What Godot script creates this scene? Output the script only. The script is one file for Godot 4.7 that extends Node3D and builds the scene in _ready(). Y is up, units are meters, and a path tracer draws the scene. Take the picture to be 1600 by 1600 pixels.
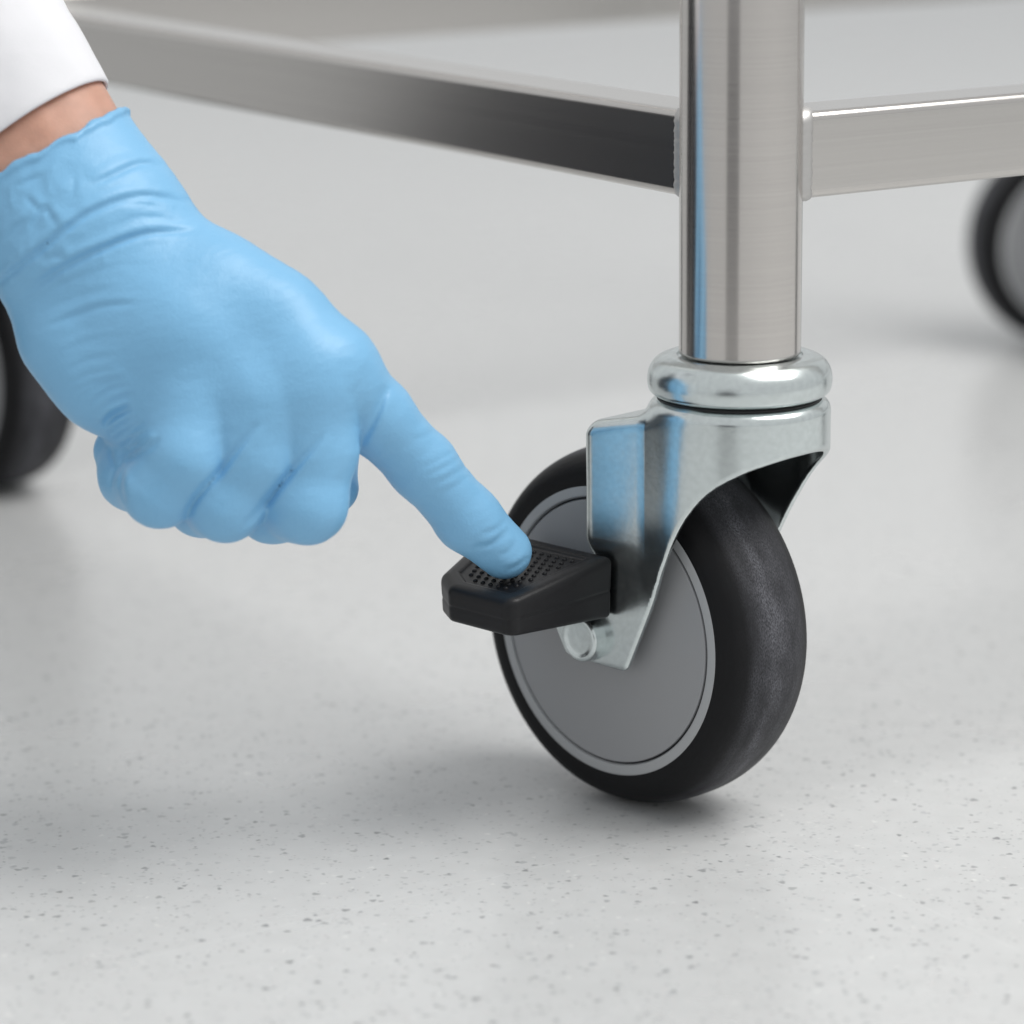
extends Node3D
# A trolley's braked caster on a speckled floor, pressed by a gloved finger.

const MM := 0.001
var M := {}


func _ready() -> void:
	# ---- camera
	var cam := Camera3D.new()
	cam.name = "camera"
	var lens := CameraAttributesPhysical.new()
	lens.frustum_focal_length = 75.3
	lens.frustum_near = 0.05
	lens.frustum_far = 60.0
	lens.frustum_focus_distance = 1.005
	lens.exposure_aperture = 4.7
	cam.attributes = lens
	add_child(cam)
	cam.transform = Transform3D(Basis(Vector3(0.84408, -0.01026, 0.53612), Vector3(0.13456, 0.97188, -0.19326), Vector3(-0.51906, 0.23526, 0.82173)), Vector3(-0.58602, 0.34181, 0.79390))
	cam.current = true
	# ---- surroundings: an evenly lit pale interior
	var env := Environment.new()
	env.background_mode = Environment.BG_COLOR
	env.background_color = lin(0.66, 0.67, 0.675)
	env.tonemap_mode = Environment.TONE_MAPPER_LINEAR
	env.tonemap_exposure = 1.0
	env.sdfgi_enabled = true
	env.ssao_enabled = true
	env.ssil_enabled = true
	var we := WorldEnvironment.new()
	we.name = "surroundings"
	we.environment = env
	add_child(we)
	# ---- light: a large soft ceiling panel to the right
	ceiling_panel(Vector3(0.9, 2.5, 0.85), Vector3(-0.1, 0, -0.1), Vector2(1.7, 1.7), 6.3, "square white ceiling light panel above right of the trolley")
	materials()
	build_floor()
	build_trolley()
	build_person()
	build_bag()


# ------------------------------------------------------------------ helpers
func tag(o: Node, label := "", category := "", group := "", kind := "") -> Node:
	if label: o.set_meta("label", label)
	if category: o.set_meta("category", category)
	if group: o.set_meta("group", group)
	if kind: o.set_meta("kind", kind)
	return o


func obj(called: String, mesh: Mesh, mat: Material, parent: Node = self) -> MeshInstance3D:
	var o := MeshInstance3D.new()
	o.name = called
	o.mesh = mesh
	if mat: o.material_override = mat
	parent.add_child(o, true)
	return o


func holder(called: String, parent: Node = self) -> Node3D:
	var o := Node3D.new()
	o.name = called
	parent.add_child(o, true)
	return o


func lin(r: float, g: float, b: float) -> Color:
	return Color(r, g, b).linear_to_srgb()


func ceiling_panel(at: Vector3, aim: Vector3, size: Vector2, energy: float, label: String) -> void:
	var t := holder("ceiling_light")
	tag(t, label, "ceiling light")
	t.look_at_from_position(at, aim, Vector3(0, 0, 1))
	var m := StandardMaterial3D.new()
	m.albedo_color = Color(0.9, 0.9, 0.9)
	m.emission_enabled = true
	m.emission = Color(1, 0.99, 0.97)
	m.emission_energy_multiplier = 1.0
	var fr := StandardMaterial3D.new()
	fr.albedo_color = lin(0.7, 0.7, 0.7)
	var bm := BoxMesh.new()
	bm.size = Vector3(size.x, size.y, 0.02)
	var p := obj("diffuser", bm, m, t)
	p.position = Vector3(0, 0, 0.02)
	var fm := BoxMesh.new()
	fm.size = Vector3(size.x + 0.06, size.y + 0.06, 0.05)
	var f := obj("frame", fm, fr, t)
	f.position = Vector3(0, 0, 0.056)
	var l := AreaLight3D.new()
	l.name = "panel_light"
	l.area_size = size
	l.light_energy = energy
	l.light_color = Color(1, 0.995, 0.985)
	l.shadow_enabled = true
	l.area_range = 12.0
	l.position = Vector3(0, 0, -0.01)
	t.add_child(l)


# lathe about the local y axis: profile of (radius, height), uv u round, v along
func lathe(prof: PackedVector2Array, n := 96, closed := false) -> ArrayMesh:
	var st := SurfaceTool.new()
	st.begin(Mesh.PRIMITIVE_TRIANGLES)
	var k := prof.size()
	var along := 0.0
	var total := 0.0
	for i in k - 1:
		total += prof[i].distance_to(prof[i + 1])
	for i in k:
		if i > 0: along += prof[i].distance_to(prof[i - 1])
		var a: Vector2 = prof[maxi(i - 1, 0)]
		var b: Vector2 = prof[mini(i + 1, k - 1)]
		if closed and i == 0: a = prof[k - 2]
		if closed and i == k - 1: b = prof[1]
		var t2 := (b - a).normalized()
		var nn := Vector2(t2.y, -t2.x)
		for j in n + 1:
			var th := TAU * j / n
			st.set_normal(Vector3(nn.x * cos(th), nn.y, nn.x * sin(th)))
			st.set_uv(Vector2(float(j) / n, along / total))
			st.set_tangent(Plane(-sin(th), 0, cos(th), 1))
			st.add_vertex(Vector3(prof[i].x * cos(th), prof[i].y, prof[i].x * sin(th)))
	for i in k - 1:
		for j in n:
			var p := i * (n + 1) + j
			var q := p + n + 1
			st.add_index(p); st.add_index(p + 1); st.add_index(q)
			st.add_index(p + 1); st.add_index(q + 1); st.add_index(q)
	return st.commit()


# rounds the corners of a profile so that edges catch light: each corner becomes a short arc
func rounded(pts: Array, r: float, steps := 4) -> PackedVector2Array:
	var out := PackedVector2Array()
	for i in pts.size():
		var p: Vector2 = pts[i]
		if i == 0 or i == pts.size() - 1:
			out.append(p)
			continue
		var a: Vector2 = pts[i - 1]
		var b: Vector2 = pts[i + 1]
		var rr := minf(r, minf(p.distance_to(a), p.distance_to(b)) * 0.45)
		var s := p + (a - p).normalized() * rr
		var e := p + (b - p).normalized() * rr
		for j in steps + 1:
			var t := float(j) / steps
			out.append(s.lerp(p, t).lerp(p.lerp(e, t), t))
	return out


# a bar of rounded rectangular section along local +x, from x0 to x1
func bar(x0: float, x1: float, hy: float, hz: float, r: float) -> ArrayMesh:
	var ring := []
	for q in 4:
		var cy: float = [hy - r, hy - r, r - hy, r - hy][q]
		var cz: float = [hz - r, r - hz, r - hz, hz - r][q]
		for j in 6:
			var th := PI / 2 * (float(j) / 5) + PI / 2 * q
			ring.append([Vector2(cy + r * cos(th - 0.0), 0), cz, th])
	# section in (y, z): start at +y side turning towards ... built explicitly
	var sec := []
	for q in 4:
		for j in 6:
			var th := PI / 2 * q + PI / 2 * j / 5.0
			var c := Vector2((hz - r) * (1 if q == 0 or q == 3 else -1), (hy - r) * (1 if q < 2 else -1))
			sec.append([c + Vector2(cos(th), sin(th)) * r, Vector2(cos(th), sin(th))])
	var st := SurfaceTool.new()
	st.begin(Mesh.PRIMITIVE_TRIANGLES)
	var n := sec.size()
	for e in 2:
		var run := 0.0
		for i in n + 1:
			var s: Array = sec[i % n]
			if i > 0: run += (s[0] as Vector2).distance_to(sec[i - 1][0])
			st.set_normal(Vector3(0, s[1].y, s[1].x))
			st.set_uv(Vector2([x0, x1][e], run))
			st.add_vertex(Vector3([x0, x1][e], s[0].y, s[0].x))
	for i in n:
		var p := i
		var q := i + n + 1
		st.add_index(p); st.add_index(p + 1); st.add_index(q)
		st.add_index(p + 1); st.add_index(q + 1); st.add_index(q)
	return st.commit()


# ------------------------------------------------------------------ distance fields, meshed as surface nets
static func smin(a: float, b: float, k: float) -> float:
	var h := maxf(k - absf(a - b), 0.0)
	return minf(a, b) - h * h / (4.0 * k)


static func smax(a: float, b: float, k: float) -> float:
	var h := maxf(k - absf(a - b), 0.0)
	return maxf(a, b) + h * h / (4.0 * k)


class Field:
	var extra := 1.0
	func focus(_c: Vector3, _r: float) -> void: pass
	func f(_p: Vector3) -> float: return 0.0


# lengths in mm; the mesh comes out in metres. Vertices are slid onto the surface and take the field's own normals.
func nets(F: Field, lo: Vector3, hi: Vector3, cell: float, slack := 1.18) -> ArrayMesh:
	const B := 8
	var nx := int(ceil((hi.x - lo.x) / cell / B))
	var ny := int(ceil((hi.y - lo.y) / cell / B))
	var nz := int(ceil((hi.z - lo.z) / cell / B))
	var sy := nx * B + 2
	var sz := sy * (ny * B + 2)
	var ids := {}
	var quads := PackedInt32Array()
	var vs := PackedVector3Array()
	var ns := PackedVector3Array()
	var val := PackedFloat32Array()
	val.resize((B + 1) * (B + 1) * (B + 1))
	var shared := {}
	var known := PackedByteArray()
	known.resize(val.size())
	var use := PackedByteArray()
	use.resize(64)
	const W := B + 1
	var rad := cell * B * 0.5 * sqrt(3.0)
	var corner := PackedInt32Array([0, 1, W, W + 1, W * W, W * W + 1, W * W + W, W * W + W + 1])
	var ea := PackedInt32Array([0, 2, 4, 6, 0, 1, 4, 5, 0, 1, 2, 3])
	var eb := PackedInt32Array([1, 3, 5, 7, 2, 3, 6, 7, 4, 5, 6, 7])
	for bz in nz:
		for by in ny:
			for bx in nx:
				var c := lo + Vector3(bx + 0.5, by + 0.5, bz + 0.5) * (cell * B)
				F.focus(c, rad)
				if absf(F.f(c)) > rad * slack + F.extra: continue
				var o := lo + Vector3(bx, by, bz) * (cell * B)
				known.fill(0)
				use.fill(0)
				for sub in 8:
					var si := (sub & 1) * 4
					var sj := ((sub >> 1) & 1) * 4
					var sk := (sub >> 2) * 4
					if absf(F.f(o + Vector3(si + 2, sj + 2, sk + 2) * cell)) > rad * 0.5 * slack + F.extra: continue
					for mini in 8:
						var mi := si + (mini & 1) * 2
						var mj := sj + ((mini >> 1) & 1) * 2
						var mk := sk + (mini >> 2) * 2
						if absf(F.f(o + Vector3(mi + 1, mj + 1, mk + 1) * cell)) > rad * 0.25 * slack + F.extra: continue
						use[(mi >> 1) + (mj >> 1) * 4 + (mk >> 1) * 16] = 1
						for k in range(mk, mk + 3):
							for j in range(mj, mj + 3):
								var q := (k * W + j) * W + mi
								for i in range(mi, mi + 3):
									if known[q] == 0:
										known[q] = 1
										if i & 7 and j & 7 and k & 7:
											val[q] = F.f(o + Vector3(i, j, k) * cell)
										else:
											var edge_key := bx * B + i + (by * B + j) * sy + (bz * B + k) * sz
											if not shared.has(edge_key): shared[edge_key] = F.f(o + Vector3(i, j, k) * cell)
											val[q] = shared[edge_key]
									q += 1
				for k in B:
					for j in B:
						for i in B:
							if use[(i >> 1) + (j >> 1) * 4 + (k >> 1) * 16] == 0: continue
							var base := (k * W + j) * W + i
							var inside := 0
							for e in 8:
								if val[base + corner[e]] < 0.0: inside += 1
							if inside == 0 or inside == 8: continue
							var sum := Vector3()
							var cnt := 0
							for e in 12:
								var va := val[base + corner[ea[e]]]
								var vb := val[base + corner[eb[e]]]
								if (va < 0.0) == (vb < 0.0): continue
								var t := va / (va - vb)
								var pa := Vector3(ea[e] & 1, (ea[e] >> 1) & 1, (ea[e] >> 2) & 1)
								var pb := Vector3(eb[e] & 1, (eb[e] >> 1) & 1, (eb[e] >> 2) & 1)
								sum += pa.lerp(pb, t)
								cnt += 1
							var p := o + (Vector3(i, j, k) + sum / cnt) * cell
							var h := cell * 0.35
							var g := Vector3()
							var d0 := F.f(p + Vector3(h, -h, -h))
							var d1 := F.f(p + Vector3(-h, -h, h))
							var d2 := F.f(p + Vector3(-h, h, -h))
							var d3 := F.f(p + Vector3(h, h, h))
							g = Vector3(d0 - d1 - d2 + d3, -d0 - d1 + d2 + d3, -d0 + d1 - d2 + d3) / (4.0 * h)
							p -= g * clampf((d0 + d1 + d2 + d3) * 0.25 / maxf(g.length_squared(), 0.25), -cell * 0.4, cell * 0.4)
							var gx := bx * B + i
							var gy := by * B + j
							var gz := bz * B + k
							var key := gx + gy * sy + gz * sz
							ids[key] = vs.size()
							vs.append(p * MM)
							ns.append(g.normalized())
							var v0 := val[base] < 0.0
							for ax in 3:
								if v0 != (val[base + corner[1 << ax]] < 0.0):
									quads.append(key)
									quads.append(ax)
	var idx := PackedInt32Array()
	var step := [1, sy, sz]
	for n in range(0, quads.size(), 2):
		var key := quads[n]
		var s1: int = step[(quads[n + 1] + 1) % 3]
		var s2: int = step[(quads[n + 1] + 2) % 3]
		var a: int = ids.get(key, -1)
		var b: int = ids.get(key - s1, -1)
		var d: int = ids.get(key - s2, -1)
		var e: int = ids.get(key - s1 - s2, -1)
		if a < 0 or b < 0 or d < 0 or e < 0: continue
		var nn := (vs[b] - vs[a]).cross(vs[e] - vs[a])
		if nn.dot(ns[a] + ns[e] + ns[b]) > 0.0:
			idx.append_array([a, e, b, a, d, e])
		else:
			idx.append_array([a, b, e, a, e, d])
	# where a crease is tighter than the cells, the faces' own normal is the better one
	var own := PackedVector3Array()
	own.resize(vs.size())
	for n in range(0, idx.size(), 3):
		var a := idx[n]
		var b := idx[n + 1]
		var d := idx[n + 2]
		var fn := (vs[d] - vs[a]).cross(vs[b] - vs[a])
		own[a] += fn
		own[b] += fn
		own[d] += fn
	for n in vs.size():
		var fn := own[n].normalized()
		if fn.dot(ns[n]) < 0.8: ns[n] = fn
	var arr := []
	arr.resize(Mesh.ARRAY_MAX)
	arr[Mesh.ARRAY_VERTEX] = vs
	arr[Mesh.ARRAY_NORMAL] = ns
	arr[Mesh.ARRAY_INDEX] = idx
	var m := ArrayMesh.new()
	m.add_surface_from_arrays(Mesh.PRIMITIVE_TRIANGLES, arr)
	return m


# ------------------------------------------------------------------ textures and materials
func noise_tex(freq: float, seed_: int, size := 512, oct := 4, kind := FastNoiseLite.TYPE_SIMPLEX_SMOOTH) -> FastNoiseLite:
	var n := FastNoiseLite.new()
	n.noise_type = kind
	n.frequency = freq
	n.seed = seed_
	n.fractal_octaves = oct
	return n


func ntex(freq: float, seed_: int, w := 512, h := 512, oct := 4, lo := 0.0, hi := 1.0) -> NoiseTexture2D:
	var t := NoiseTexture2D.new()
	t.width = w
	t.height = h
	t.seamless = true
	t.noise = noise_tex(freq, seed_, w, oct)
	var g := Gradient.new()
	g.set_color(0, Color(lo, lo, lo))
	g.set_color(1, Color(hi, hi, hi))
	t.color_ramp = g
	return t


func streaks(w: int, h: int, seed_: int, lo: float, hi: float) -> ImageTexture:
	# fine brushed lines along u
	var rng := RandomNumberGenerator.new()
	rng.seed = seed_
	var im := Image.create(w, h, false, Image.FORMAT_L8)
	for y in h:
		var base := rng.randf()
		var x := 0
		while x < w:
			var run := rng.randi_range(w / 16, w / 2)
			var v := lerpf(lo, hi, clampf(base * 0.6 + rng.randf() * 0.4, 0, 1))
			im.fill_rect(Rect2i(x, y, mini(run, w - x), 1), Color(v, v, v))
			x += run
	return ImageTexture.create_from_image(im)


func std(c: Color, rough: float, metal := 0.0) -> StandardMaterial3D:
	var m := StandardMaterial3D.new()
	m.albedo_color = c
	m.roughness = rough
	m.metallic = metal
	return m


func tri(m: StandardMaterial3D, per_metre: float) -> void:
	m.uv1_triplanar = true
	m.uv1_scale = Vector3.ONE * per_metre


func materials() -> void:
	# brushed stainless: tube (lines round it) and rails (lines along them)
	var s := std(lin(0.62, 0.59, 0.565), 0.25, 1.0)
	s.anisotropy_enabled = true
	s.anisotropy = -0.75
	s.roughness_texture = streaks(64, 512, 3, 0.85, 1.0)
	s.uv1_scale = Vector3(1, 4, 1)
	s.albedo_texture = streaks(64, 512, 5, 0.968, 1.0)
	M.tube = s
	var r := std(lin(0.60, 0.578, 0.556), 0.2, 1.0)
	r.anisotropy_enabled = true
	r.anisotropy = 0.5
	r.roughness_texture = streaks(256, 256, 4, 0.9, 1.0)
	r.uv1_scale = Vector3(4, 9, 1)
	r.albedo_texture = streaks(256, 256, 6, 0.97, 1.0)
	M.rail = r
	M.weld = std(lin(0.55, 0.54, 0.53), 0.5, 1.0)
	# zinc-plated pressed steel
	var z := std(lin(0.70, 0.755, 0.755), 0.27, 1.0)
	tri(z, 14.0)
	z.roughness_texture = ntex(0.02, 11, 512, 512, 5, 0.8, 1.0)
	z.albedo_texture = ntex(0.05, 12, 512, 512, 5, 0.93, 1.0)
	z.heightmap_enabled = true
	z.heightmap_texture = ntex(0.05, 13, 512, 512, 3)
	z.heightmap_scale = 0.0015
	M.zinc = z
	M.gap = std(lin(0.02, 0.02, 0.02), 0.6)
	# plastics
	M.rim = std(lin(0.40, 0.41, 0.42), 0.42)
	M.disc = std(lin(0.325, 0.33, 0.342), 0.45)
	M.groove = std(lin(0.02, 0.02, 0.022), 0.6)
	for k in ["rim", "disc"]:
		var m: StandardMaterial3D = M[k]
		tri(m, 40.0)
		m.heightmap_enabled = true
		m.heightmap_texture = ntex(0.2, 21, 256, 256, 2)
		m.heightmap_scale = 0.002
	var p := std(lin(0.009, 0.009, 0.0105), 0.4)
	p.metallic_specular = 0.4
	tri(p, 40.0)
	p.heightmap_enabled = true
	p.heightmap_texture = ntex(0.2, 22, 256, 256, 3)
	p.heightmap_scale = 0.004
	M.pedal = p
	M.tyre = std(Color.WHITE, 0.5)
	M.tyre.metallic_specular = 0.3
	M.tyre.albedo_texture = tyre_texture()
	M.tyre.heightmap_enabled = true
	M.tyre.heightmap_texture = ntex(0.12, 23, 512, 256, 3)
	M.tyre.heightmap_scale = 0.008
	# nitrile glove
	var g := std(lin(0.215, 0.49, 0.76), 0.46)
	tri(g, 30.0)
	g.heightmap_enabled = true
	g.heightmap_texture = ntex(0.06, 31, 512, 512, 4)
	g.heightmap_scale = 0.008
	g.roughness_texture = ntex(0.02, 32, 256, 256, 3, 0.85, 1.0)
	M.glove = g
	var sk := std(lin(0.66, 0.36, 0.265), 0.48)
	tri(sk, 20.0)
	sk.subsurf_scatter_enabled = true
	sk.subsurf_scatter_strength = 0.12
	sk.albedo_texture = ntex(0.02, 41, 256, 256, 4, 0.88, 1.0)
	sk.heightmap_enabled = true
	sk.heightmap_texture = ntex(0.15, 42, 512, 512, 3)
	sk.heightmap_scale = 0.01
	M.skin = sk
	var cl := std(lin(0.82, 0.82, 0.85), 0.85)
	cl.rim_enabled = true
	cl.rim = 0.3
	tri(cl, 25.0)
	cl.heightmap_enabled = true
	cl.heightmap_texture = ntex(0.3, 43, 512, 512, 2)
	cl.heightmap_scale = 0.025
	M.cloth = cl
	M.trousers = std(lin(0.014, 0.015, 0.022), 0.85)
	M.shoe = std(lin(0.015, 0.015, 0.015), 0.5)
	var fl := std(Color.WHITE, 0.31)
	fl.albedo_texture = floor_texture()
	fl.uv1_triplanar = true
	fl.uv1_world_triplanar = true
	fl.uv1_scale = Vector3.ONE / 0.72
	fl.uv1_triplanar_sharpness = 8.0
	fl.roughness_texture = ntex(0.012, 52, 512, 512, 4, 0.85, 1.0)
	fl.heightmap_enabled = true
	fl.heightmap_texture = ntex(0.08, 53, 1024, 1024, 3)
	fl.heightmap_scale = 0.006
	M.floor = fl


func tyre_texture() -> ImageTexture:
	# black rubber, dusty scuffs in bands round the tread (v 0..1 across the section)
	var w := 1024
	var h := 256
	var im := Image.create(w, h, false, Image.FORMAT_RGB8)
	var n := noise_tex(0.02, 61, 0, 4)
	var fine := noise_tex(0.35, 62, 0, 3)
	for y in h:
		var v := (y + 0.5) / h
		var crown := exp(-pow((v - 0.53) / 0.17, 2.0)) * 0.55 + 0.5 * exp(-pow((v - 0.58) / 0.07, 2.0))
		var tread := smoothstep(0.24, 0.32, v) * smoothstep(0.78, 0.7, v)
		for x in w:
			var th := TAU * x / w
			var a := n.get_noise_3d(cos(th) * 160, sin(th) * 160, v * 300)
			var b := fine.get_noise_2d(x, y * 2.0)
			var dust := clampf(crown * (0.6 + 0.8 * a) + tread * 0.2 * (0.8 + a), 0, 1) * clampf(0.6 + 1.3 * b, 0, 1.8)
			var c := 0.009 + 0.016 * tread + 0.115 * dust
			im.set_pixel(x, y, Color(c * 0.97, c * 0.98, c * 1.1).linear_to_srgb())
	return ImageTexture.create_from_image(im)


func floor_texture() -> ImageTexture:
	var n := 2048
	var small := Image.create(512, 512, false, Image.FORMAT_RGB8)
	var cloud := noise_tex(0.01, 71, 0, 3)
	var mott := noise_tex(0.09, 72, 0, 3)
	for y in 512:
		for x in 512:
			# fade between two shifted samples so that the tile's edges meet
			var u := x / 511.0
			var v := y / 511.0
			var a := lerpf(mott.get_noise_2d(x, y), mott.get_noise_2d(x - 512, y), u)
			var b := lerpf(mott.get_noise_2d(x, y - 512), mott.get_noise_2d(x - 512, y - 512), u)
			var m := lerpf(a, b, v)
			var c := 0.56 + 0.03 * m
			small.set_pixel(x, y, Color(c * 0.99, c, c).linear_to_srgb())
	small.resize(n, n, Image.INTERPOLATE_CUBIC)
	var rng := RandomNumberGenerator.new()
	rng.seed = 7
	for i in 52000:
		var cx := rng.randf() * n
		var cy := rng.randf() * n
		var big := pow(rng.randf(), 3.5)
		var ra := lerpf(1.1, 3.4, big) * rng.randf_range(0.8, 1.25)
		var rb := ra * rng.randf_range(0.45, 1.0)
		var th := rng.randf() * PI
		var dark := pow(rng.randf(), 1.5)
		var tone := Color(0.26, 0.27, 0.28).lerp(Color(0.66, 0.67, 0.68), 1.0 - dark)
		if rng.randf() < 0.15: tone = Color(0.88, 0.88, 0.87)
		var alpha := rng.randf_range(0.15, 0.55)
		var ct := cos(th)
		var sn := sin(th)
		var k := int(ceil(ra)) + 1
		var wob := rng.randf() * TAU
		for dy in range(-k, k + 1):
			for dx in range(-k, k + 1):
				var e := sqrt(pow((dx * ct + dy * sn) / ra, 2.0) + pow((dy * ct - dx * sn) / rb, 2.0))
				e += 0.18 * sin(3.0 * atan2(dy, dx) + wob)
				var s := clampf((1.15 - e) * ra * 0.8, 0.0, 1.0) * alpha
				if s <= 0.0: continue
				var px := posmod(int(cx) + dx, n)
				var py := posmod(int(cy) + dy, n)
				small.set_pixel(px, py, small.get_pixel(px, py).lerp(tone, s))
	return ImageTexture.create_from_image(small)


# ------------------------------------------------------------------ the floor
func build_floor() -> void:
	var pm := PlaneMesh.new()
	pm.size = Vector2(24, 24)
	var o := obj("floor", pm, M.floor)
	tag(o, "pale grey speckled vinyl floor under the trolley", "", "", "structure")


# ------------------------------------------------------------------ the trolley
class ForkField extends Field:
	# A across (wheel axis), y up, D back (trailing); the swivel axis is A = D = 0
	var edge := PackedVector2Array()

	func _init() -> void:
		var raw := [Vector2(26.5, 47.0), Vector2(6.5, 90.0), Vector2(-2.0, 105.2), Vector2(-9.5, 114.2), Vector2(-17.5, 120.2), Vector2(-24.0, 124.0), Vector2(-32.0, 127.5), Vector2(-45.0, 131.0)]
		for k in raw.size() - 1:
			var a: Vector2 = raw[maxi(k - 1, 0)]
			var b: Vector2 = raw[mini(k + 2, raw.size() - 1)]
			if k == 0: edge.append(raw[0])
			else:
				for m in 3: edge.append((raw[k] as Vector2).cubic_interpolate(raw[k + 1], a, b, m / 3.0))
		edge.append(raw[raw.size() - 1])

	func outer(ax: float, y: float, d: float) -> float:
		# round boss
		var q := Vector2(Vector2(ax, d).length() - 28.5 + 3.2 * (1.0 - smoothstep(64.0, 88.0, y)) + 4.0, absf(y - 95.0) - 45.1 + 4.0)
		var cyl := minf(maxf(q.x, q.y), 0.0) + Vector2(maxf(q.x, 0), maxf(q.y, 0)).length() - 4.0
		# flat leg and housing behind it
		var top := 135.5 - (d - 17.0) * 0.2
		var wide := 26.2 + clampf(d - 16.0, 0.0, 30.0) * 0.17 * smoothstep(84.0, 94.0, y)
		var b := Vector3(ax - wide + 5.0, maxf(40.0 - y, y - top) + 5.0, absf(d - 17.5) - 23.0 + 5.0)
		var box := minf(maxf(b.x, maxf(b.y, b.z)), 0.0) + Vector3(maxf(b.x, 0), maxf(b.y, 0), maxf(b.z, 0)).length() - 5.0
		# lower lug that carries the axle
		box = minf(box, maxf(maxf(ax - 25.9, y - 76.0), maxf(absf(d - 40.0) - 21.0, 40.0 - y)))
		return ForkField.sm(cyl, box, 4.5)

	static func sm(a: float, b: float, k: float) -> float:
		var h := maxf(k - absf(a - b), 0.0)
		return minf(a, b) - h * h / (4.0 * k)

	static func sx(a: float, b: float, k: float) -> float:
		var h := maxf(k - absf(a - b), 0.0)
		return maxf(a, b) + h * h / (4.0 * k)

	func cut(d: float, y: float) -> float:
		# positive in front of (below) the front edge of the leg and the arch
		var best := 1e9
		var sgn := 1.0
		for i in edge.size() - 1:
			var a := edge[i]
			var ab := edge[i + 1] - a
			var p := Vector2(d, y) - a
			var t := clampf(p.dot(ab) / ab.dot(ab), -9.0 if i == 0 else 0.0, 9.0 if i == edge.size() - 2 else 1.0)
			var dd := p - ab * t
			if dd.length_squared() < best:
				best = dd.length_squared()
				sgn = 1.0 if ab.cross(p) > 0.0 else -1.0
		return sqrt(best) * sgn

	func f(p: Vector3) -> float:
		var ax := absf(p.x)
		var o := outer(ax, p.y, p.z)
		var shell := ForkField.sx(o, -(o + 2.6), 0.8)
		if shell > 3.0: return shell
		var v := ForkField.sx(shell, cut(p.z, p.y), 1.0)
		# bottom of the legs: slanted with round corners
		v = ForkField.sx(v, 50.3 - p.y, 2.5)
		v = ForkField.sx(v, (p.z - 56.5) * 0.87 + (58.0 - p.y) * 0.5, 3.0)
		# room for the wheel
		v = ForkField.sx(v, minf(20.6 - ax, 63.5 - Vector2(p.z - 40.7, p.y - 59.7).length()), 1.0)
		return v


class PedalField extends Field:
	var poly := PackedVector2Array([Vector2(22, 33.5), Vector2(69.4, 32.5), Vector2(69.4, 54.5), Vector2(64, 63), Vector2(49, 69.5), Vector2(22, 69.5)])

	func pd(x: float, d: float) -> float:
		var p := Vector2(x, d)
		var best := 1e9
		var inside := true
		for i in poly.size():
			var a := poly[i]
			var ab := poly[(i + 1) % poly.size()] - a
			var q := p - a
			if ab.cross(q) < 0.0: inside = false
			best = minf(best, (q - ab * clampf(q.dot(ab) / ab.dot(ab), 0, 1)).length_squared())
		return sqrt(best) * (-1.0 if inside else 1.0) - 4.5

	func f(p: Vector3) -> float:
		var side := pd(p.x, p.z)
		var top := p.y - (88.8 - (p.x - 29.0) * 0.132)
		var bottom := (68.2 + (p.x - 30.0) * 0.07) - p.y
		side += maxf(0.0, -top) * 0.045
		side = maxf(side, 27.6 - p.x)
		var v := ForkField.sx(side, top, 3.2)
		v = ForkField.sx(v, bottom, 1.6)
		# recessed tread
		var pit := ForkField.sx(side + 6.0, -(top + 0.9), 0.8)
		v = ForkField.sx(v, -pit, 0.7)
		# moulding line round the side
		var gl := absf(p.y - (77.0 + (p.x - 30.0) * -0.02)) 
		v += 0.22 * exp(-gl * gl * 4.0)
		return v


func build_trolley() -> void:
	var t := holder("trolley")
	tag(t, "stainless steel trolley frame standing on grey rubber casters", "trolley")
	# four corners of the frame, in metres: the near corner is the origin
	var L := 0.547
	var Wd := 0.686
	var corners := [Vector3(0, 0, 0), Vector3(0, 0, -L), Vector3(Wd, 0, -L), Vector3(Wd, 0, 0)]
	var tube := lathe(tube_profile(), 128)
	for cpos in corners:
		var l := obj("leg", tube, M.tube, t)
		l.position = cpos
	var y := 0.2152
	for k in 4:
		var a: Vector3 = corners[k]
		var b: Vector3 = corners[(k + 1) % 4]
		var len := a.distance_to(b)
		var dir := (b - a) / len
		var turn := atan2(-dir.z, dir.x)
		for lev in [y, 0.86]:
			var deep := 0.0155 if k == 1 else 0.01343
			var r := obj("rail", bar(0.0165, len - 0.0165, deep, 0.012, 0.0028), M.rail, t)
			r.position = a + Vector3(0, lev + deep - 0.01343, 0)
			r.rotation.y = turn
		for e in 2:
			var w := obj("weld_bead", weld(5 + k * 2 + e), M.weld, t)
			w.position = (a if e == 0 else b) + Vector3(0, y, 0)
			w.rotation.y = turn + PI * e
	# casters
	var proto := caster()
	t.add_child(proto, true)
	proto.rotation.y = -2.92486
	var turns := [-2.92486 - 0.12, -2.92486 + 0.95, -2.92486 + 0.4]
	var spots := [corners[1] + Vector3(0, 0, 0), corners[2], corners[3]]
	for k in 3:
		var c := proto.duplicate()
		c.name = "caster_%03d" % (k + 1)
		t.add_child(c)
		c.position = spots[k]
		c.rotation.y = turns[k]


func tube_profile() -> PackedVector2Array:
	var p := PackedVector2Array()
	p.append(Vector2(0.0, 0.1537))
	p.append(Vector2(0.0170, 0.1537))
	p.append(Vector2(0.0186, 0.1538))
	p.append(Vector2(0.0190, 0.1543))
	for i in 24:
		p.append(Vector2(0.0190, 0.155 + 0.745 * i / 23.0))
	p.append(Vector2(0.0185, 0.9015))
	p.append(Vector2(0.0, 0.902))
	return p


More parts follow.
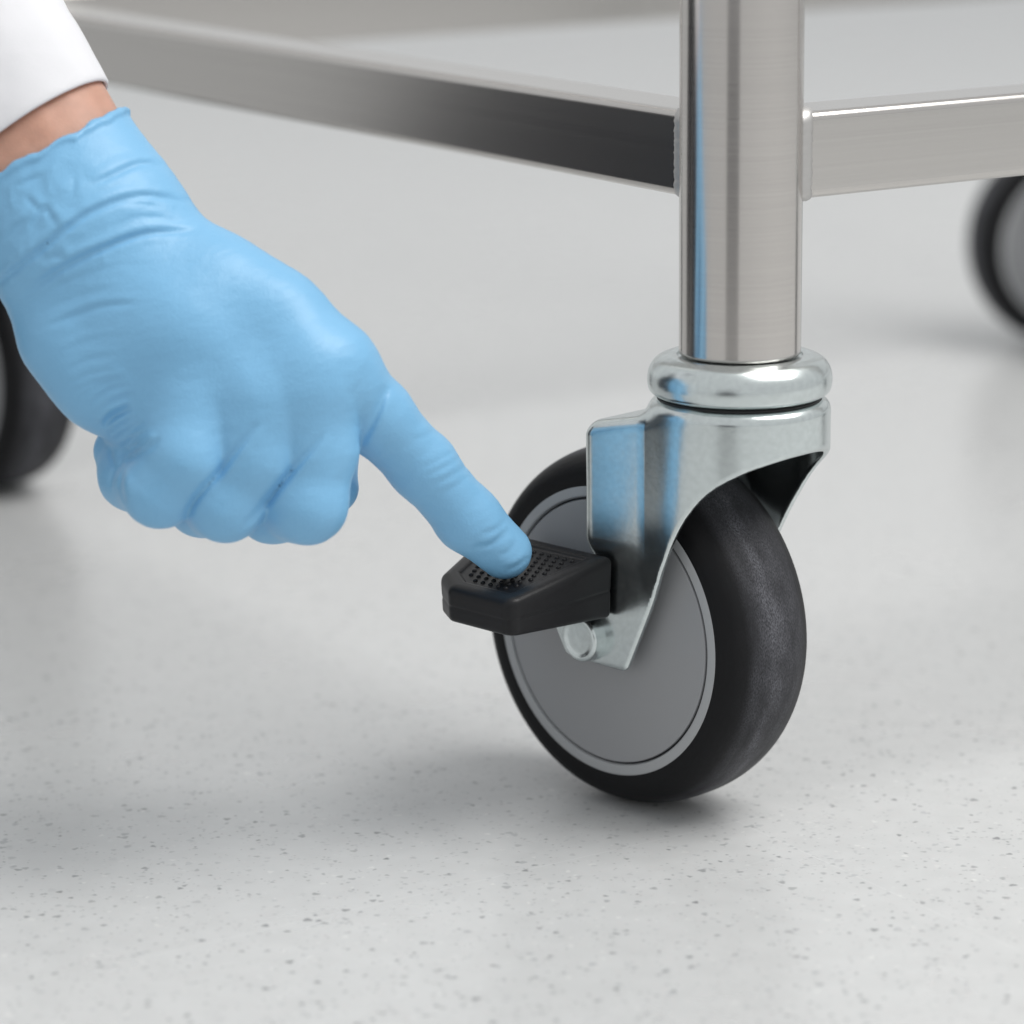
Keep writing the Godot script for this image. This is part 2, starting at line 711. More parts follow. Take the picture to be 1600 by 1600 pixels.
# fused ring where a rail meets the round leg, standing on local +x
func weld(seed_: int) -> ArrayMesh:
	var rng := FastNoiseLite.new()
	rng.seed = seed_
	rng.frequency = 0.28
	var hy := 0.01343
	var hz := 0.012
	var r := 0.0035
	var path := []
	for q in 4:
		var c := Vector2((hz - r) * (1 if q == 0 or q == 3 else -1), (hy - r) * (1 if q < 2 else -1))
		for j in 7:
			var th := PI / 2 * q + PI / 2 * j / 6.0
			path.append(c + Vector2(cos(th), sin(th)) * r)
	var dense := []
	for i in path.size():
		var a: Vector2 = path[i]
		var b: Vector2 = path[(i + 1) % path.size()]
		var n := maxi(1, int(a.distance_to(b) / 0.0006))
		for j in n: dense.append(a.lerp(b, float(j) / n))
	var st := SurfaceTool.new()
	st.begin(Mesh.PRIMITIVE_TRIANGLES)
	var m := dense.size()
	for i in m + 1:
		var p: Vector2 = dense[i % m]
		var nx := sqrt(0.019 * 0.019 - p.x * p.x)
		var c := Vector3(nx + 0.0006, p.y, p.x)
		var nxt: Vector2 = dense[(i + 1) % m]
		var prv: Vector2 = dense[(i + m - 1) % m]
		var tg := (nxt - prv).normalized()
		var out2 := Vector2(tg.y, -tg.x)
		var o3 := Vector3(0, out2.y, out2.x)
		for j in 11:
			var th := TAU * j / 10.0
			var bump := 1.0 + 0.22 * rng.get_noise_2d((i % m) * 1.6, j % 10 * 4.0) + 0.05 * sin((i % m) * 1.15)
			var off := Vector3.RIGHT * cos(th) * 0.0030 * bump + o3 * sin(th) * 0.0011 * bump
			st.set_smooth_group(0)
			st.set_uv(Vector2(i, j))
			st.add_vertex(c + off)
	for i in m:
		for j in 10:
			var a := i * 11 + j
			var b := a + 11
			st.add_index(a); st.add_index(b); st.add_index(a + 1)
			st.add_index(a + 1); st.add_index(b); st.add_index(b + 1)
	st.generate_normals()
	return st.commit()


func caster() -> Node3D:
	var c := Node3D.new()
	c.name = "caster"
	obj("fork", nets(ForkField.new(), Vector3(-32, 42, -34), Vector3(32, 146, 60), 0.78), M.zinc, c)
	var cap := rounded([Vector2(0.0, 0.1529), Vector2(0.0196, 0.1529), Vector2(0.0196, 0.1536), Vector2(0.0222, 0.1538), Vector2(0.0262, 0.1524), Vector2(0.0284, 0.1494), Vector2(0.0290, 0.1456), Vector2(0.0284, 0.1425), Vector2(0.0266, 0.1411), Vector2(0.0, 0.1411)], 0.0018, 5)
	obj("bearing_cap", lathe(cap, 128), M.zinc, c)
	var ring := PackedVector2Array([Vector2(0.0, 0.1420), Vector2(0.0258, 0.1420), Vector2(0.0258, 0.1385), Vector2(0.0, 0.1385)])
	obj("seal_ring", lathe(ring, 96), M.gap, c)
	# wheel parts turn about the local x axis: build on y, then lay over
	var lay := Basis(Vector3(0, 0, 1), -PI / 2)
	var hub := Vector3(0, 0.0597, 0.0407)
	var half := [Vector2(18.0, 46.5), Vector2(18.6, 47.7), Vector2(18.7, 49.5), Vector2(18.4, 52.2), Vector2(17.2, 54.6), Vector2(15.2, 56.4), Vector2(11.8, 58.1), Vector2(7.6, 59.2), Vector2(3.6, 59.65)]
	var tp := PackedVector2Array()
	for i in half.size(): tp.append(Vector2(half[i].y, -half[i].x) * MM)
	tp.append(Vector2(59.7, 0) * MM)
	for i in half.size(): tp.append(Vector2(half[half.size() - 1 - i].y, half[half.size() - 1 - i].x) * MM)
	var smooth_tp := PackedVector2Array()
	for i in tp.size() - 1:
		var p0 := tp[maxi(i - 1, 0)]
		var p3 := tp[mini(i + 2, tp.size() - 1)]
		for j in 4: smooth_tp.append(tp[i].cubic_interpolate(tp[i + 1], p0, p3, j / 4.0))
	smooth_tp.append(tp[tp.size() - 1])
	var ty := obj("tyre", lathe(smooth_tp, 192), M.tyre, c)
	ty.transform = Transform3D(lay, hub)
	var rp := []
	for s in [-1, 1]:
		var q := [Vector2(47.75, 17.4), Vector2(47.75, 18.75), Vector2(44.4, 18.9), Vector2(44.0, 17.6)]
		if s < 0:
			for p in q.slice(0): rp.append(Vector2(p.x, -p.y) * MM)
			rp.reverse()
		else:
			for p in q: rp.append(p * MM)
	var rm := obj("rim", lathe(rounded(rp, 0.0005, 3), 160), M.rim, c)
	rm.transform = Transform3D(lay, hub)
	var gp := PackedVector2Array([Vector2(0, -17.7), Vector2(44.3, -17.7), Vector2(44.3, 17.7), Vector2(0, 17.7)])
	for i in 4: gp[i] *= MM
	var core := obj("wheel_core", lathe(gp, 96), M.groove, c)
	core.transform = Transform3D(lay, hub)
	for s in [-1.0, 1.0]:
		var dp := rounded([Vector2(0, 18.75) * MM, Vector2(43.35, 18.6) * MM, Vector2(43.35, 17.0) * MM, Vector2(0, 17.0) * MM], 0.0005, 3)
		var disc := obj("hub_cover", lathe(dp, 160), M.disc, c)
		disc.transform = Transform3D(lay if s > 0 else Basis(Vector3(0, 0, 1), PI / 2), hub)
		# axle: riveted head on the fork's outside
		var bp := rounded([Vector2(0, 30.6) * MM, Vector2(5.0, 30.7) * MM, Vector2(6.4, 31.3) * MM, Vector2(7.5, 30.7) * MM, Vector2(8.0, 25.4) * MM, Vector2(0, 18.5) * MM], 0.0006, 3)
		var bolt := obj("axle_bolt", lathe(bp, 64), M.zinc, c)
		bolt.transform = Transform3D(lay if s > 0 else Basis(Vector3(0, 0, 1), PI / 2), hub)
	var pf := PedalField.new()
	obj("brake_pedal", nets(pf, Vector3(24, 64, 22), Vector3(80, 94, 80), 0.65), M.pedal, c)
	# moulded grip: small studs in staggered rows, one joined piece
	var st := SurfaceTool.new()
	st.begin(Mesh.PRIMITIVE_TRIANGLES)
	var sph := SphereMesh.new()
	sph.radius = 0.00085
	sph.height = 0.0017
	sph.radial_segments = 10
	sph.rings = 5
	for i in 14:
		for j in 13:
			var x := 36.5 + 3.1 * i
			var d := 34.5 + 3.4 * j + (1.7 if i % 2 else 0.0)
			if pf.pd(x, d) > -8.6: continue
			var yy := 88.8 - (x - 29.0) * 0.132 - 1.0
			st.append_from(sph, 0, Transform3D(Basis(), Vector3(x, yy, d) * MM))
	tag(obj("grip_studs", st.commit(), M.pedal, c), "", "", "", "stuff")
	return c


# ------------------------------------------------------------------ the person: gloved right hand, wrist and sleeve
# lengths in mm in the hand's own axes: x along the knuckles, y up the back of the hand, z out of its back
class HandField extends Field:
	var ga := PackedInt32Array()
	var pa := PackedVector3Array()
	var ba := PackedVector3Array()
	var inv := PackedFloat32Array()
	var r0 := PackedFloat32Array()
	var r1 := PackedFloat32Array()
	var act := PackedInt32Array()
	var fingers := 6
	var wa: Vector3
	var wb: Vector3
	var wax: Vector3
	var crumple := FastNoiseLite.new()
	var crumple_at: Vector2
	var cut_n: Vector3
	var cut_o: Vector3
	var folds := []
	var fold_act := []
	var fine := FastNoiseLite.new()
	var fi := PackedFloat32Array([60.0, 60.0, 60.0, 60.0, 60.0, 60.0])

	func add(g: int, a: Vector3, b: Vector3, ra: float, rb: float) -> void:
		ga.append(g)
		pa.append(a)
		ba.append(b - a)
		inv.append(1.0 / (b - a).length_squared())
		r0.append(ra)
		r1.append(rb)

	func seg(i: int, p: Vector3) -> float:
		var q := p - pa[i]
		var t := clampf(q.dot(ba[i]) * inv[i], 0.0, 1.0)
		return (q - ba[i] * t).length() - lerpf(r0[i], r1[i], t)

	func focus(c: Vector3, r: float) -> void:
		var ds := PackedFloat32Array()
		var best := 1e9
		for i in pa.size():
			var v := seg(i, c)
			ds.append(v)
			best = minf(best, v)
		act.clear()
		for i in pa.size():
			if ds[i] < best + 2.0 * r + 30.0: act.append(i)
		fold_act.clear()
		for fo in folds:
			var near := 1e9
			for k in fo[0].size():
				near = minf(near, (fo[0][k] as Vector2).distance_to(Vector2(c.x, c.y)))
			if near < r + fo[3] + 5.5 * fo[2] + 0.5: fold_act.append(fo)
		extra = 1.6 if fold_act.size() > 0 or Vector2(c.x, c.y).distance_to(crumple_at) < 55.0 else 0.5

	func sm(a: float, b: float, k: float) -> float:
		var h := maxf(k - absf(a - b), 0.0)
		return minf(a, b) - h * h / (4.0 * k)

	func cuff(p: Vector3) -> float:
		# oval gauntlet along the forearm
		var q := p - wa
		var t := q.dot(wax)
		var o := q - wax * t
		var z := o.z * 1.32
		var lat := Vector2(o.x, o.y).length()
		var rr := 29.5 + 0.035 * clampf(t, -10, 60) + 1.3 * sin(t * 0.12 + 0.6)
		var side := (Vector2(lat, z).length() - rr) * 0.86
		var h := maxf(12.0 - absf(side + t + 6.0), 0.0)
		return maxf(side, -(t + 6.0)) + h * h / 48.0

	func f(p: Vector3) -> float:
		var palm := 60.0
		fi.fill(60.0)
		for i in act:
			var g := ga[i]
			var q := p - pa[i]
			var b := ba[i]
			var t := clampf(q.dot(b) * inv[i], 0.0, 1.0)
			var v := (q - b * t).length() - r0[i] - (r1[i] - r0[i]) * t
			if g == 0:
				if v < palm + 11.0: palm = sm(palm, v, 11.0)
			elif v < fi[g] + 4.0: fi[g] = sm(fi[g], v, 4.0)
		if (p - wa).dot(wax) > -40.0: palm = sm(palm, cuff(p), 9.0)
		var fing := fi[1]
		for g in range(2, 6): fing = sm(fing, fi[g], 1.2)
		var v := sm(palm, fing, 7.5)
		var back := lerpf(-26.0, -52.0, smoothstep(12.0, 45.0, p.x))
		if absf(v) < 4.0 and p.z > back:
			var q := Vector2(p.x, p.y)
			var front := smoothstep(back, back + 9.0, p.z)
			for fo in fold_act:
				if not (fo[4] as Rect2).has_point(q): continue
				var best := 1e9
				var sg := 1.0
				var along := 0.0
				var pts: PackedVector2Array = fo[0]
				var n := pts.size() - 1
				for k in n:
					var ab := pts[k + 1] - pts[k]
					var w := q - pts[k]
					var t := clampf(w.dot(ab) / ab.length_squared(), 0, 1)
					var l2 := (w - ab * t).length_squared()
					if l2 < best:
						best = l2
						sg = 1.0 if ab.cross(w) > 0 else -1.0
						along = (k + t) / n
				var x := sqrt(best)
				if x > fo[2] * 5.0: continue
				var s: float = fo[2]
				var amp: float = fo[1] * front * pow(maxf(sin(PI * along), 0.0), 0.9)
				v += amp * (exp(-x * x / (s * s)) - 0.55 * exp(-pow((x * sg - 1.9 * s) / (1.5 * s), 2.0)))
			# slack film: crumples over the back of the wrist, faint stretch lines
			var cw := exp(-q.distance_squared_to(crumple_at) / 380.0) * front
			if cw > 0.03: v -= 0.6 * cw * crumple.get_noise_3d(p.x * 1.3, p.y, p.z)
			v += 0.10 * fine.get_noise_3d(p.x + p.y * 0.6, (p.y - p.x * 0.5) * 2.4, p.z)
		# the cuff ends in a rolled bead
		var c := (p - cut_o).dot(cut_n) + 0.9 * sin(p.x * 0.13) + 0.6 * sin(p.z * 0.2 + 1.0) + 1.6 * crumple.get_noise_3d(p.x * 1.2, p.y * 0.3, p.z * 1.2)
		var solid := v
		v = maxf(v, c)
		if absf(c) < 4.0:
			v = sm(v, Vector2(solid + 0.3, c + 0.2).length() - 1.25, 1.0)
		return v


class ArmField extends Field:
	var wa: Vector3
	var ax: Vector3
	func f(p: Vector3) -> float:
		var q := p - wa
		var t := q.dot(ax)
		var o := q - ax * t
		var lat := Vector2(o.x, o.y).length()
		var rr := 25.6 + 0.03 * t + 0.6 * sin(t * 0.05)
		var v := (Vector2(lat, o.z * 1.3).length() - rr) * 0.86
		# tendons
		v -= 0.6 * exp(-pow((o.x - 4.0) / 3.0, 2.0)) * smoothstep(5.0, 15.0, o.z)
		v = maxf(v, maxf(-(t - 24.0), t - 200.0))
		return v


func build_bag() -> void:
	# soft bag on the floor before the trolley: seen only as the dark stripe in the leg's shine
	var t := holder("equipment_bag")
	tag(t, "black soft equipment bag lying on the floor in front of the trolley", "bag")
	t.position = Vector3(-0.83, 0, 0.67)
	t.rotation.y = deg_to_rad(-51)
	var b := BonesField.new()
	b.fold.frequency = 0.02
	b.soft = 30.0
	b.floor_at = 1.0
	b.bones = [[Vector3(-160, 60, -50), Vector3(160, 60, -50), 58.0, 58.0], [Vector3(-160, 60, 50), Vector3(160, 60, 50), 58.0, 58.0], [Vector3(-150, 170, 0), Vector3(150, 170, 0), 66.0, 66.0]]
	obj("body", nets(b, Vector3(-235, 0, -135), Vector3(235, 255, 135), 8.0), M.trousers, t)
	var h := BonesField.new()
	h.soft = 6.0
	h.fold.frequency = 0.001
	h.bones = [[Vector3(-60, 230, 0), Vector3(-45, 252, 0), 8.0, 8.0], [Vector3(-45, 252, 0), Vector3(45, 252, 0), 8.0, 8.0], [Vector3(45, 252, 0), Vector3(60, 230, 0), 8.0, 8.0]]
	obj("handle", nets(h, Vector3(-80, 210, -20), Vector3(80, 270, 20), 4.0), M.shoe, t)


func build_person() -> void:
	var person := holder("person")
	tag(person, "right hand in light blue glove and white sleeve, index finger pressing the black pedal", "person")
	person.transform = Transform3D(Basis(Vector3(0.84408, -0.01026, 0.53612), Vector3(0.13456, 0.97188, -0.19326), Vector3(-0.51906, 0.23526, 0.82173)), Vector3(-0.12629, 0.15477, -0.03286))
	var H := HandField.new()
	H.fine.frequency = 0.12
	H.fine.seed = 5
	H.fine.fractal_octaves = 3
	for s in SEGS: H.add(s[0], s[1], s[2], s[3], s[4])
	for cr in FOLDS:
		var raw: Array = cr[0]
		var pts := PackedVector2Array()
		var reach := 0.0
		for i in raw.size() - 1:
			var p0: Vector2 = raw[maxi(i - 1, 0)]
			var p3: Vector2 = raw[mini(i + 2, raw.size() - 1)]
			for j in 4: pts.append((raw[i] as Vector2).cubic_interpolate(raw[i + 1], p0, p3, j / 4.0))
			reach = maxf(reach, (raw[i] as Vector2).distance_to(raw[i + 1]) * 0.25)
		pts.append(raw[raw.size() - 1])
		var room := Rect2(pts[0], Vector2.ZERO)
		for q in pts: room = room.expand(q)
		H.folds.append([pts, cr[1], cr[2], reach, room.grow(cr[2] * 5.0)])
	H.wa = Vector3(-72.3, 39.4, -8.0)
	H.wb = Vector3(-88.7, 66.5, -14.0)
	var ax := (H.wb - H.wa).normalized()
	H.wax = ax
	H.crumple.noise_type = FastNoiseLite.TYPE_SIMPLEX
	H.crumple.fractal_type = FastNoiseLite.FRACTAL_RIDGED
	H.crumple.fractal_octaves = 2
	H.crumple.frequency = 0.045
	H.crumple.seed = 8
	H.crumple_at = Vector2(-85.8, 47.8)
	var across := (Vector3(-62.4, 82.2, -14.0) - Vector3(-102.3, 59.7, -14.0)).normalized()
	H.cut_o = Vector3(-102.3, 59.7, -14.0)
	H.cut_n = across.cross(Vector3(0, 0, 1)).normalized()
	if H.cut_n.dot(ax) < 0: H.cut_n = -H.cut_n
	var A := ArmField.new()
	A.wa = H.wa
	A.ax = ax
	var lo := Vector3(-125, -70, -75)
	obj("arm", nets(A, Vector3(-190, 20, -60), Vector3(-30, 260, 40), 1.6), M.skin, person)
	obj("glove", nets(H, lo, Vector3(65, 95, 40), 0.92), M.glove, person)
	obj("sleeve", sleeve(H.wa, ax), M.cloth, person)
	# the rest of the kneeling figure, beyond the left edge of the frame
	bones("trousers", [
		[Vector3(-400, 82, -700), Vector3(-700, 62, -860), 80.0, 58.0],
		[Vector3(-400, 86, -700), Vector3(-560, 400, -640), 84.0, 110.0],
		[Vector3(-480, 70, -430), Vector3(-400, 440, -400), 55.0, 72.0],
		[Vector3(-400, 450, -400), Vector3(-560, 420, -600), 76.0, 105.0]], M.trousers, person, 12.0, 40.0, 0.02)
	bones("shoe", [[Vector3(-520, 40, -450), Vector3(-330, 26, -380), 42.0, 34.0]], M.shoe, person, 8.0, 10.0, 0.01)
	bones("shoe", [[Vector3(-690, 40, -850), Vector3(-860, 60, -930), 42.0, 36.0]], M.shoe, person, 8.0, 10.0, 0.01)
	bones("coat", [
		[Vector3(-560, 420, -620), Vector3(-470, 780, -420), 135.0, 120.0],
		[Vector3(-400, 790, -300), Vector3(-560, 800, -520), 70.0, 70.0]], M.cloth, person, 14.0, 60.0, 0.012)


# loose clothing round bones, lengths in mm in the trolley's axes
class BonesField extends Field:
	var bones := []
	var soft := 30.0
	var floor_at := -1e9

	func _init() -> void: extra = 6.0

	var fold := FastNoiseLite.new()

	func f(p: Vector3) -> float:
		var v := 1e9
		for b in bones:
			var a: Vector3 = b[0]
			var ab: Vector3 = b[1] - a
			var t := clampf((p - a).dot(ab) / ab.length_squared(), 0.0, 1.0)
			var d := (p - a - ab * t).length() - lerpf(b[2], b[3], t)
			var h := maxf(soft - absf(v - d), 0.0)
			v = minf(v, d) - h * h / (4.0 * soft)
		v += 5.0 * fold.get_noise_3d(p.x, p.y, p.z)
		return maxf(v, floor_at - p.y)


func bones(called: String, list: Array, mat: Material, parent: Node3D, cell: float, soft: float, folds: float) -> void:
	var b := BonesField.new()
	b.bones = list
	b.soft = soft
	b.fold.frequency = folds
	b.fold.seed = 3
	b.floor_at = 1.0
	var lo := Vector3.ONE * 1e9
	var hi := -lo
	for q in list:
		for e in 2:
			var r: float = maxf(q[2], q[3]) + 12.0
			lo = lo.min(q[e] - Vector3.ONE * r)
			hi = hi.max(q[e] + Vector3.ONE * r)
	var o := obj(called, nets(b, lo, hi, cell), mat, parent)
	o.transform = parent.transform.affine_inverse()


func sleeve(wa: Vector3, ax: Vector3) -> ArrayMesh:
	# a cloth tube round the forearm: rings of an oval, outside then hem then inside
	var st := SurfaceTool.new()
	st.begin(Mesh.PRIMITIVE_TRIANGLES)
	var side := ax.cross(Vector3(0, 0, 1)).normalized()
	var up := side.cross(ax).normalized()
	var n := 96
	var rows := []
	for i in 60: rows.append([420.0 * pow(1.0 - i / 59.0, 1.4), 0.0])
	rows.append([-0.7, -0.35])
	rows.append([-0.9, -0.9])
	rows.append([-0.5, -1.4])
	for i in 20: rows.append([i * 6.0, -1.6])
	var fold := FastNoiseLite.new()
	fold.frequency = 0.02
	fold.seed = 9
	for r in rows:
		for j in n + 1:
			var th := TAU * (j % n) / n
			var t: float = r[0]
			var e := Vector2(cos(th), sin(th))
			var rad: float = 29.4 + t * 0.055 + r[1]
			var wob: float = fold.get_noise_3d(e.x * 40, e.y * 40, t) * minf(4.0, 0.6 + t * 0.03)
			if t > 22.0: wob -= 0.35
			var lean := 1.5 * e.x - 3.0 * e.y
			var p: Vector3 = wa + ax * (43.0 + t + lean) + side * e.x * (rad + wob) + up * e.y * (rad * 0.82 + wob)
			st.set_uv(Vector2(float(j) / n, t * 0.01))
			st.set_smooth_group(0)
			st.add_vertex(p * MM)
	for i in rows.size() - 1:
		for j in n:
			var a := i * (n + 1) + j
			var b := a + n + 1
			st.add_index(a); st.add_index(a + 1); st.add_index(b)
			st.add_index(a + 1); st.add_index(b + 1); st.add_index(b)
	st.generate_normals()
	return st.commit()


# finger and palm bones of the hand: [group, from, to, radius from, radius to]
const SEGS := [
	[0, Vector3(-84.5, 35.8, -12.0), Vector3(-78.1, 14.2, -8.0), 16.0, 15.5],
	[0, Vector3(-78.1, 14.2, -8.0), Vector3(-68.2, 0.6, -6.0), 15.5, 14.5],
	[0, Vector3(-68.2, 0.6, -6.0), Vector3(-51.7, -11.9, -5.0), 14.5, 12.5],
	[0, Vector3(-74.4, 39.4, -9.0), Vector3(-54.4, 12.0, -3.0), 19.0, 16.5],
	[0, Vector3(-54.4, 12.0, -3.0), Vector3(-30.1, -9.2, -0.0), 16.5, 13.5],
	[0, Vector3(-69.6, 40.4, -9.0), Vector3(-42.6, 15.8, -1.0), 19.0, 16.5],
	[0, Vector3(-42.6, 15.8, -1.0), Vector3(-12.8, -5.8, 1.0), 16.5, 14.0],
	[0, Vector3(-60.7, 45.0, -11.0), Vector3(-33.0, 27.2, -5.0), 15.5, 13.2],
	[0, Vector3(-33.0, 27.2, -5.0), Vector3(-17.5, 17.4, -3.0), 13.2, 13.2],
	[0, Vector3(-17.5, 17.4, -3.0), Vector3(-1.5, 3.3, -2.0), 13.2, 13.6],
	[0, Vector3(-42.7, -7.9, 6.0), Vector3(-42.0, -11.3, 5.0), 8.5, 8.5],
	[0, Vector3(-21.1, -4.9, 7.0), Vector3(-21.4, -8.2, 6.0), 8.5, 8.5],
	[0, Vector3(-6.5, 3.9, 7.0), Vector3(-6.5, 0.1, 6.0), 8.5, 8.5],
	[0, Vector3(-69.7, 34.3, -18.0), Vector3(-44.5, 7.1, -20.0), 16.0, 16.0],
	[0, Vector3(-44.5, 7.1, -20.0), Vector3(-21.1, -8.6, -20.0), 16.0, 13.0],
	[1, Vector3(-1.1, 2.4, -2.0), Vector3(11.9, -10.8, -12.0), 13.2, 11.1],
	[1, Vector3(11.9, -10.8, -12.0), Vector3(25.8, -25.7, -24.0), 11.1, 10.1],
	[1, Vector3(25.8, -25.7, -24.0), Vector3(39.6, -42.0, -35.5), 10.1, 9.8],
	[1, Vector3(39.6, -42.0, -35.5), Vector3(50.9, -52.3, -43.0), 9.8, 8.6],
	[2, Vector3(-6.8, -2.0, 1.0), Vector3(-6.2, -20.7, -1.0), 13.3, 12.9],
	[2, Vector3(-6.2, -20.7, -1.0), Vector3(-8.1, -37.4, -1.0), 12.9, 11.5],
	[2, Vector3(-8.1, -37.4, -1.0), Vector3(-19.6, -38.1, -14.0), 11.5, 10.6],
	[2, Vector3(-19.6, -38.1, -14.0), Vector3(-20.8, -23.1, -30.0), 10.6, 9.5],
	[3, Vector3(-21.7, -8.9, 2.0), Vector3(-23.5, -23.0, 3.0), 13.2, 12.9],
	[3, Vector3(-23.5, -23.0, 3.0), Vector3(-32.4, -37.2, 1.5), 12.9, 11.0],
	[3, Vector3(-32.4, -37.2, 1.5), Vector3(-40.9, -36.8, -13.0), 11.0, 10.0],
	[3, Vector3(-40.9, -36.8, -13.0), Vector3(-38.6, -23.1, -30.0), 10.0, 9.0],
	[4, Vector3(-42.8, -12.1, 1.0), Vector3(-43.5, -23.5, 6.0), 12.8, 12.9],
	[4, Vector3(-43.5, -23.5, 6.0), Vector3(-51.7, -33.4, 4.0), 12.9, 10.6],
	[4, Vector3(-51.7, -33.4, 4.0), Vector3(-62.1, -29.2, -15.0), 10.6, 9.6],
	[4, Vector3(-62.1, -29.2, -15.0), Vector3(-66.4, -21.2, -23.0), 9.6, 8.6],
	[5, Vector3(-38.7, 30.6, -20.0), Vector3(-12.5, -4.0, -38.0), 15.0, 12.0],
	[5, Vector3(-12.5, -4.0, -38.0), Vector3(-5.4, -20.9, -40.0), 12.0, 10.0],
	[5, Vector3(-5.4, -20.9, -40.0), Vector3(-2.6, -32.3, -36.0), 10.0, 8.3],
]
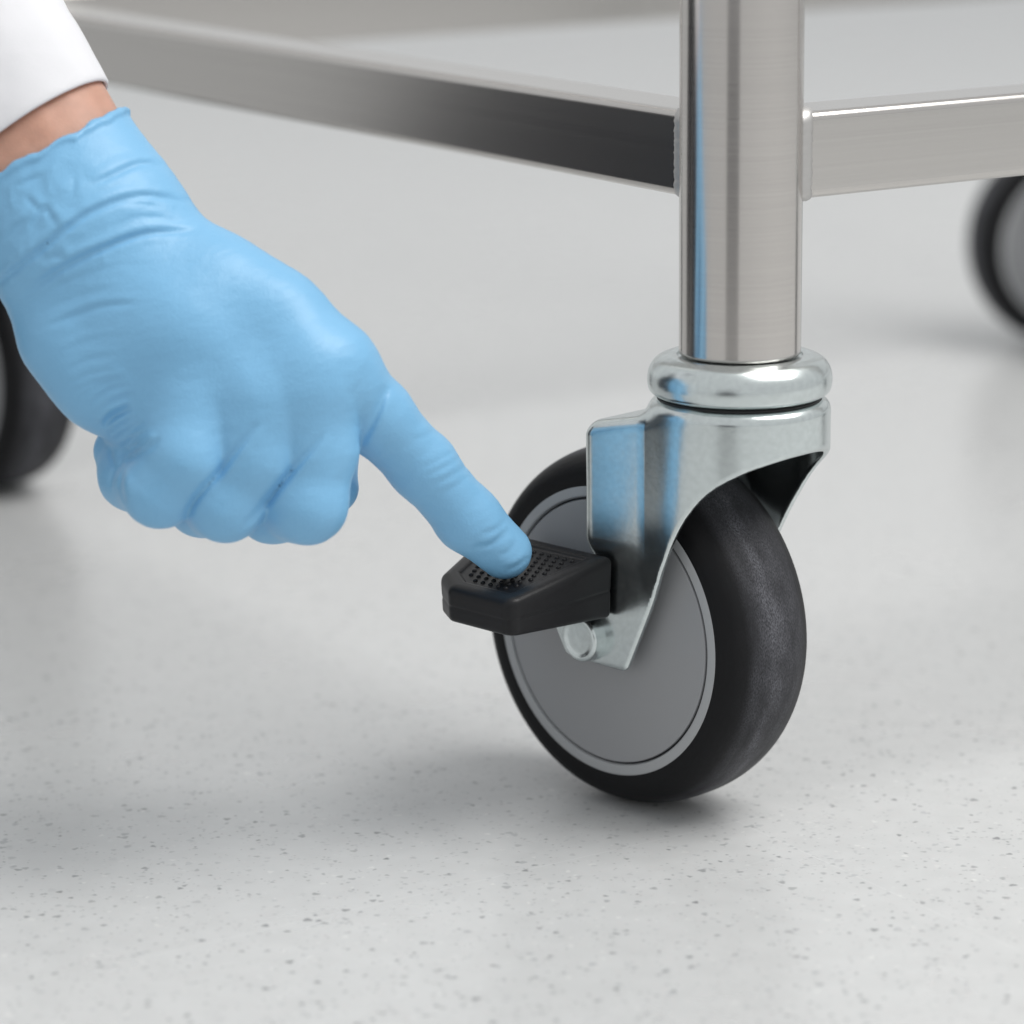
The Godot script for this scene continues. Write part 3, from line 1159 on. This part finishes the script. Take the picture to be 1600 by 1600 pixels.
# creases and folds of the glove: [points across the back, depth, width]
const FOLDS := [
	[[Vector2(-114.3, 20.8), Vector2(-99.5, 29.3), Vector2(-86.4, 37.2), Vector2(-71.9, 48.0), Vector2(-57.5, 53.8), Vector2(-43.8, 52.8)], 1.10, 1.10],
	[[Vector2(-93.1, 23.7), Vector2(-81.6, 31.0), Vector2(-66.9, 38.0), Vector2(-54.6, 42.6), Vector2(-40.9, 43.7)], 1.00, 1.05],
	[[Vector2(-71.9, 56.5), Vector2(-66.2, 59.3), Vector2(-57.5, 64.0), Vector2(-51.5, 63.4)], 0.70, 1.20],
	[[Vector2(-85.0, 34.7), Vector2(-81.6, 35.5), Vector2(-76.9, 34.7)], 0.35, 1.00],
	[[Vector2(-85.0, 14.8), Vector2(-70.0, 20.4), Vector2(-56.1, 21.6)], 0.45, 1.00],
	[[Vector2(-89.3, 17.9), Vector2(-75.8, 23.7), Vector2(-62.3, 26.6)], 0.16, 1.00],
	[[Vector2(-90.8, 21.4), Vector2(-79.6, 27.6), Vector2(-64.2, 32.6), Vector2(-52.7, 33.3)], 0.14, 0.90],
	[[Vector2(-87.3, 14.1), Vector2(-77.7, 17.9), Vector2(-68.1, 19.5)], 0.14, 0.90],
	[[Vector2(-82.0, 6.4), Vector2(-71.9, 10.6), Vector2(-61.3, 12.2)], 0.13, 0.90],
	[[Vector2(-80.0, 1.6), Vector2(-71.9, 5.2), Vector2(-62.3, 6.4)], 0.17, 0.90],
	[[Vector2(-71.9, 46.4), Vector2(-62.3, 51.4), Vector2(-50.4, 50.7)], 0.20, 0.90],
	[[Vector2(-66.2, 43.9), Vector2(-56.5, 47.6), Vector2(-45.0, 46.4)], 0.16, 0.90],
	[[Vector2(-68.5, -20.6), Vector2(-66.9, -24.4), Vector2(-66.2, -27.9)], 0.50, 0.90],
	[[Vector2(-67.7, -17.1), Vector2(-63.1, -14.4), Vector2(-57.3, -11.4)], 0.50, 0.90],
	[[Vector2(-64.2, -22.9), Vector2(-58.5, -20.2), Vector2(-53.8, -18.3)], 0.45, 0.90],
	[[Vector2(-91.6, 41.0), Vector2(-86.4, 47.8), Vector2(-85.6, 51.6)], 0.50, 1.10],
	[[Vector2(-85.4, 51.6), Vector2(-83.1, 47.8), Vector2(-80.4, 43.9)], 0.60, 1.10],
	[[Vector2(-91.2, 54.1), Vector2(-88.1, 50.7), Vector2(-85.0, 47.8)], 0.50, 1.00],
	[[Vector2(-75.8, 59.3), Vector2(-76.2, 56.5), Vector2(-76.6, 53.0)], 0.40, 1.00],
	[[Vector2(-93.5, 56.5), Vector2(-89.3, 58.4), Vector2(-85.0, 59.9)], 0.50, 1.10],
	[[Vector2(-97.9, 40.1), Vector2(-93.1, 44.5), Vector2(-88.9, 46.8)], 0.50, 1.20],
	[[Vector2(-78.5, -2.1), Vector2(-70.6, 1.0), Vector2(-63.1, 1.7)], 0.35, 1.00],
	[[Vector2(-77.3, -4.6), Vector2(-70.0, -1.3), Vector2(-61.7, -0.6)], 0.35, 1.00],
	[[Vector2(-73.9, -6.0), Vector2(-67.7, -2.1), Vector2(-60.0, -0.2)], 0.50, 1.00],
	[[Vector2(-71.9, -9.0), Vector2(-66.2, -4.0), Vector2(-59.2, -2.5)], 0.55, 1.00],
	[[Vector2(-70.4, -11.9), Vector2(-65.0, -7.5), Vector2(-58.1, -4.8)], 0.60, 1.00],
	[[Vector2(-68.7, -14.6), Vector2(-65.2, -11.4), Vector2(-59.4, -8.8)], 1.60, 1.10],
	[[Vector2(-66.2, -18.7), Vector2(-60.8, -15.6), Vector2(-55.4, -13.3)], 0.50, 1.00],
	[[Vector2(-65.0, -21.4), Vector2(-60.0, -18.7), Vector2(-54.6, -16.0)], 0.55, 1.00],
	[[Vector2(-62.7, -24.6), Vector2(-57.3, -22.9), Vector2(-52.3, -19.8), Vector2(-50.4, -17.9)], 0.80, 1.10],
	[[Vector2(-21.5, -13.7), Vector2(-26.1, -19.4), Vector2(-32.4, -27.3), Vector2(-39.6, -35.0), Vector2(-44.6, -42.2)], 1.10, 1.05],
	[[Vector2(-2.2, -16.0), Vector2(-6.8, -22.1), Vector2(-14.1, -30.2), Vector2(-21.5, -38.9), Vector2(-27.6, -46.0)], 1.10, 1.05],
	[[Vector2(-62.3, -25.6), Vector2(-63.1, -31.2), Vector2(-61.1, -37.9)], 0.70, 1.10],
	[[Vector2(-62.7, -24.4), Vector2(-66.2, -27.9), Vector2(-67.7, -32.5)], 0.70, 1.00],
	[[Vector2(15.9, -1.7), Vector2(13.2, -9.6), Vector2(7.4, -20.6)], 0.80, 1.10],
	[[Vector2(9.9, 3.5), Vector2(8.6, -1.3), Vector2(5.1, -7.1)], 0.20, 1.20],
	[[Vector2(11.9, 2.5), Vector2(10.5, -2.5), Vector2(7.4, -9.0)], 0.20, 1.20],
	[[Vector2(25.3, -26.8), Vector2(32.1, -23.7), Vector2(36.7, -20.6)], 0.22, 0.90],
	[[Vector2(26.3, -29.7), Vector2(33.0, -26.2), Vector2(38.6, -22.3)], 0.26, 0.90],
	[[Vector2(27.8, -32.2), Vector2(34.4, -29.1), Vector2(40.9, -24.6)], 0.22, 0.90],
	[[Vector2(30.5, -35.0), Vector2(36.3, -31.8), Vector2(41.7, -27.3)], 0.16, 0.90],
	[[Vector2(41.3, -50.3), Vector2(46.9, -49.9), Vector2(52.5, -44.9)], 0.50, 0.90],
	[[Vector2(44.0, -46.6), Vector2(48.5, -45.3), Vector2(51.3, -42.2)], 0.30, 0.90],
	[[Vector2(49.4, -53.7), Vector2(52.7, -51.8), Vector2(54.8, -48.3)], 0.35, 1.00],
	[[Vector2(51.0, -58.2), Vector2(54.8, -56.6), Vector2(59.1, -53.7)], 0.50, 0.90],
	[[Vector2(22.5, -18.7), Vector2(27.3, -16.7), Vector2(30.5, -14.4)], 0.20, 1.00],
]
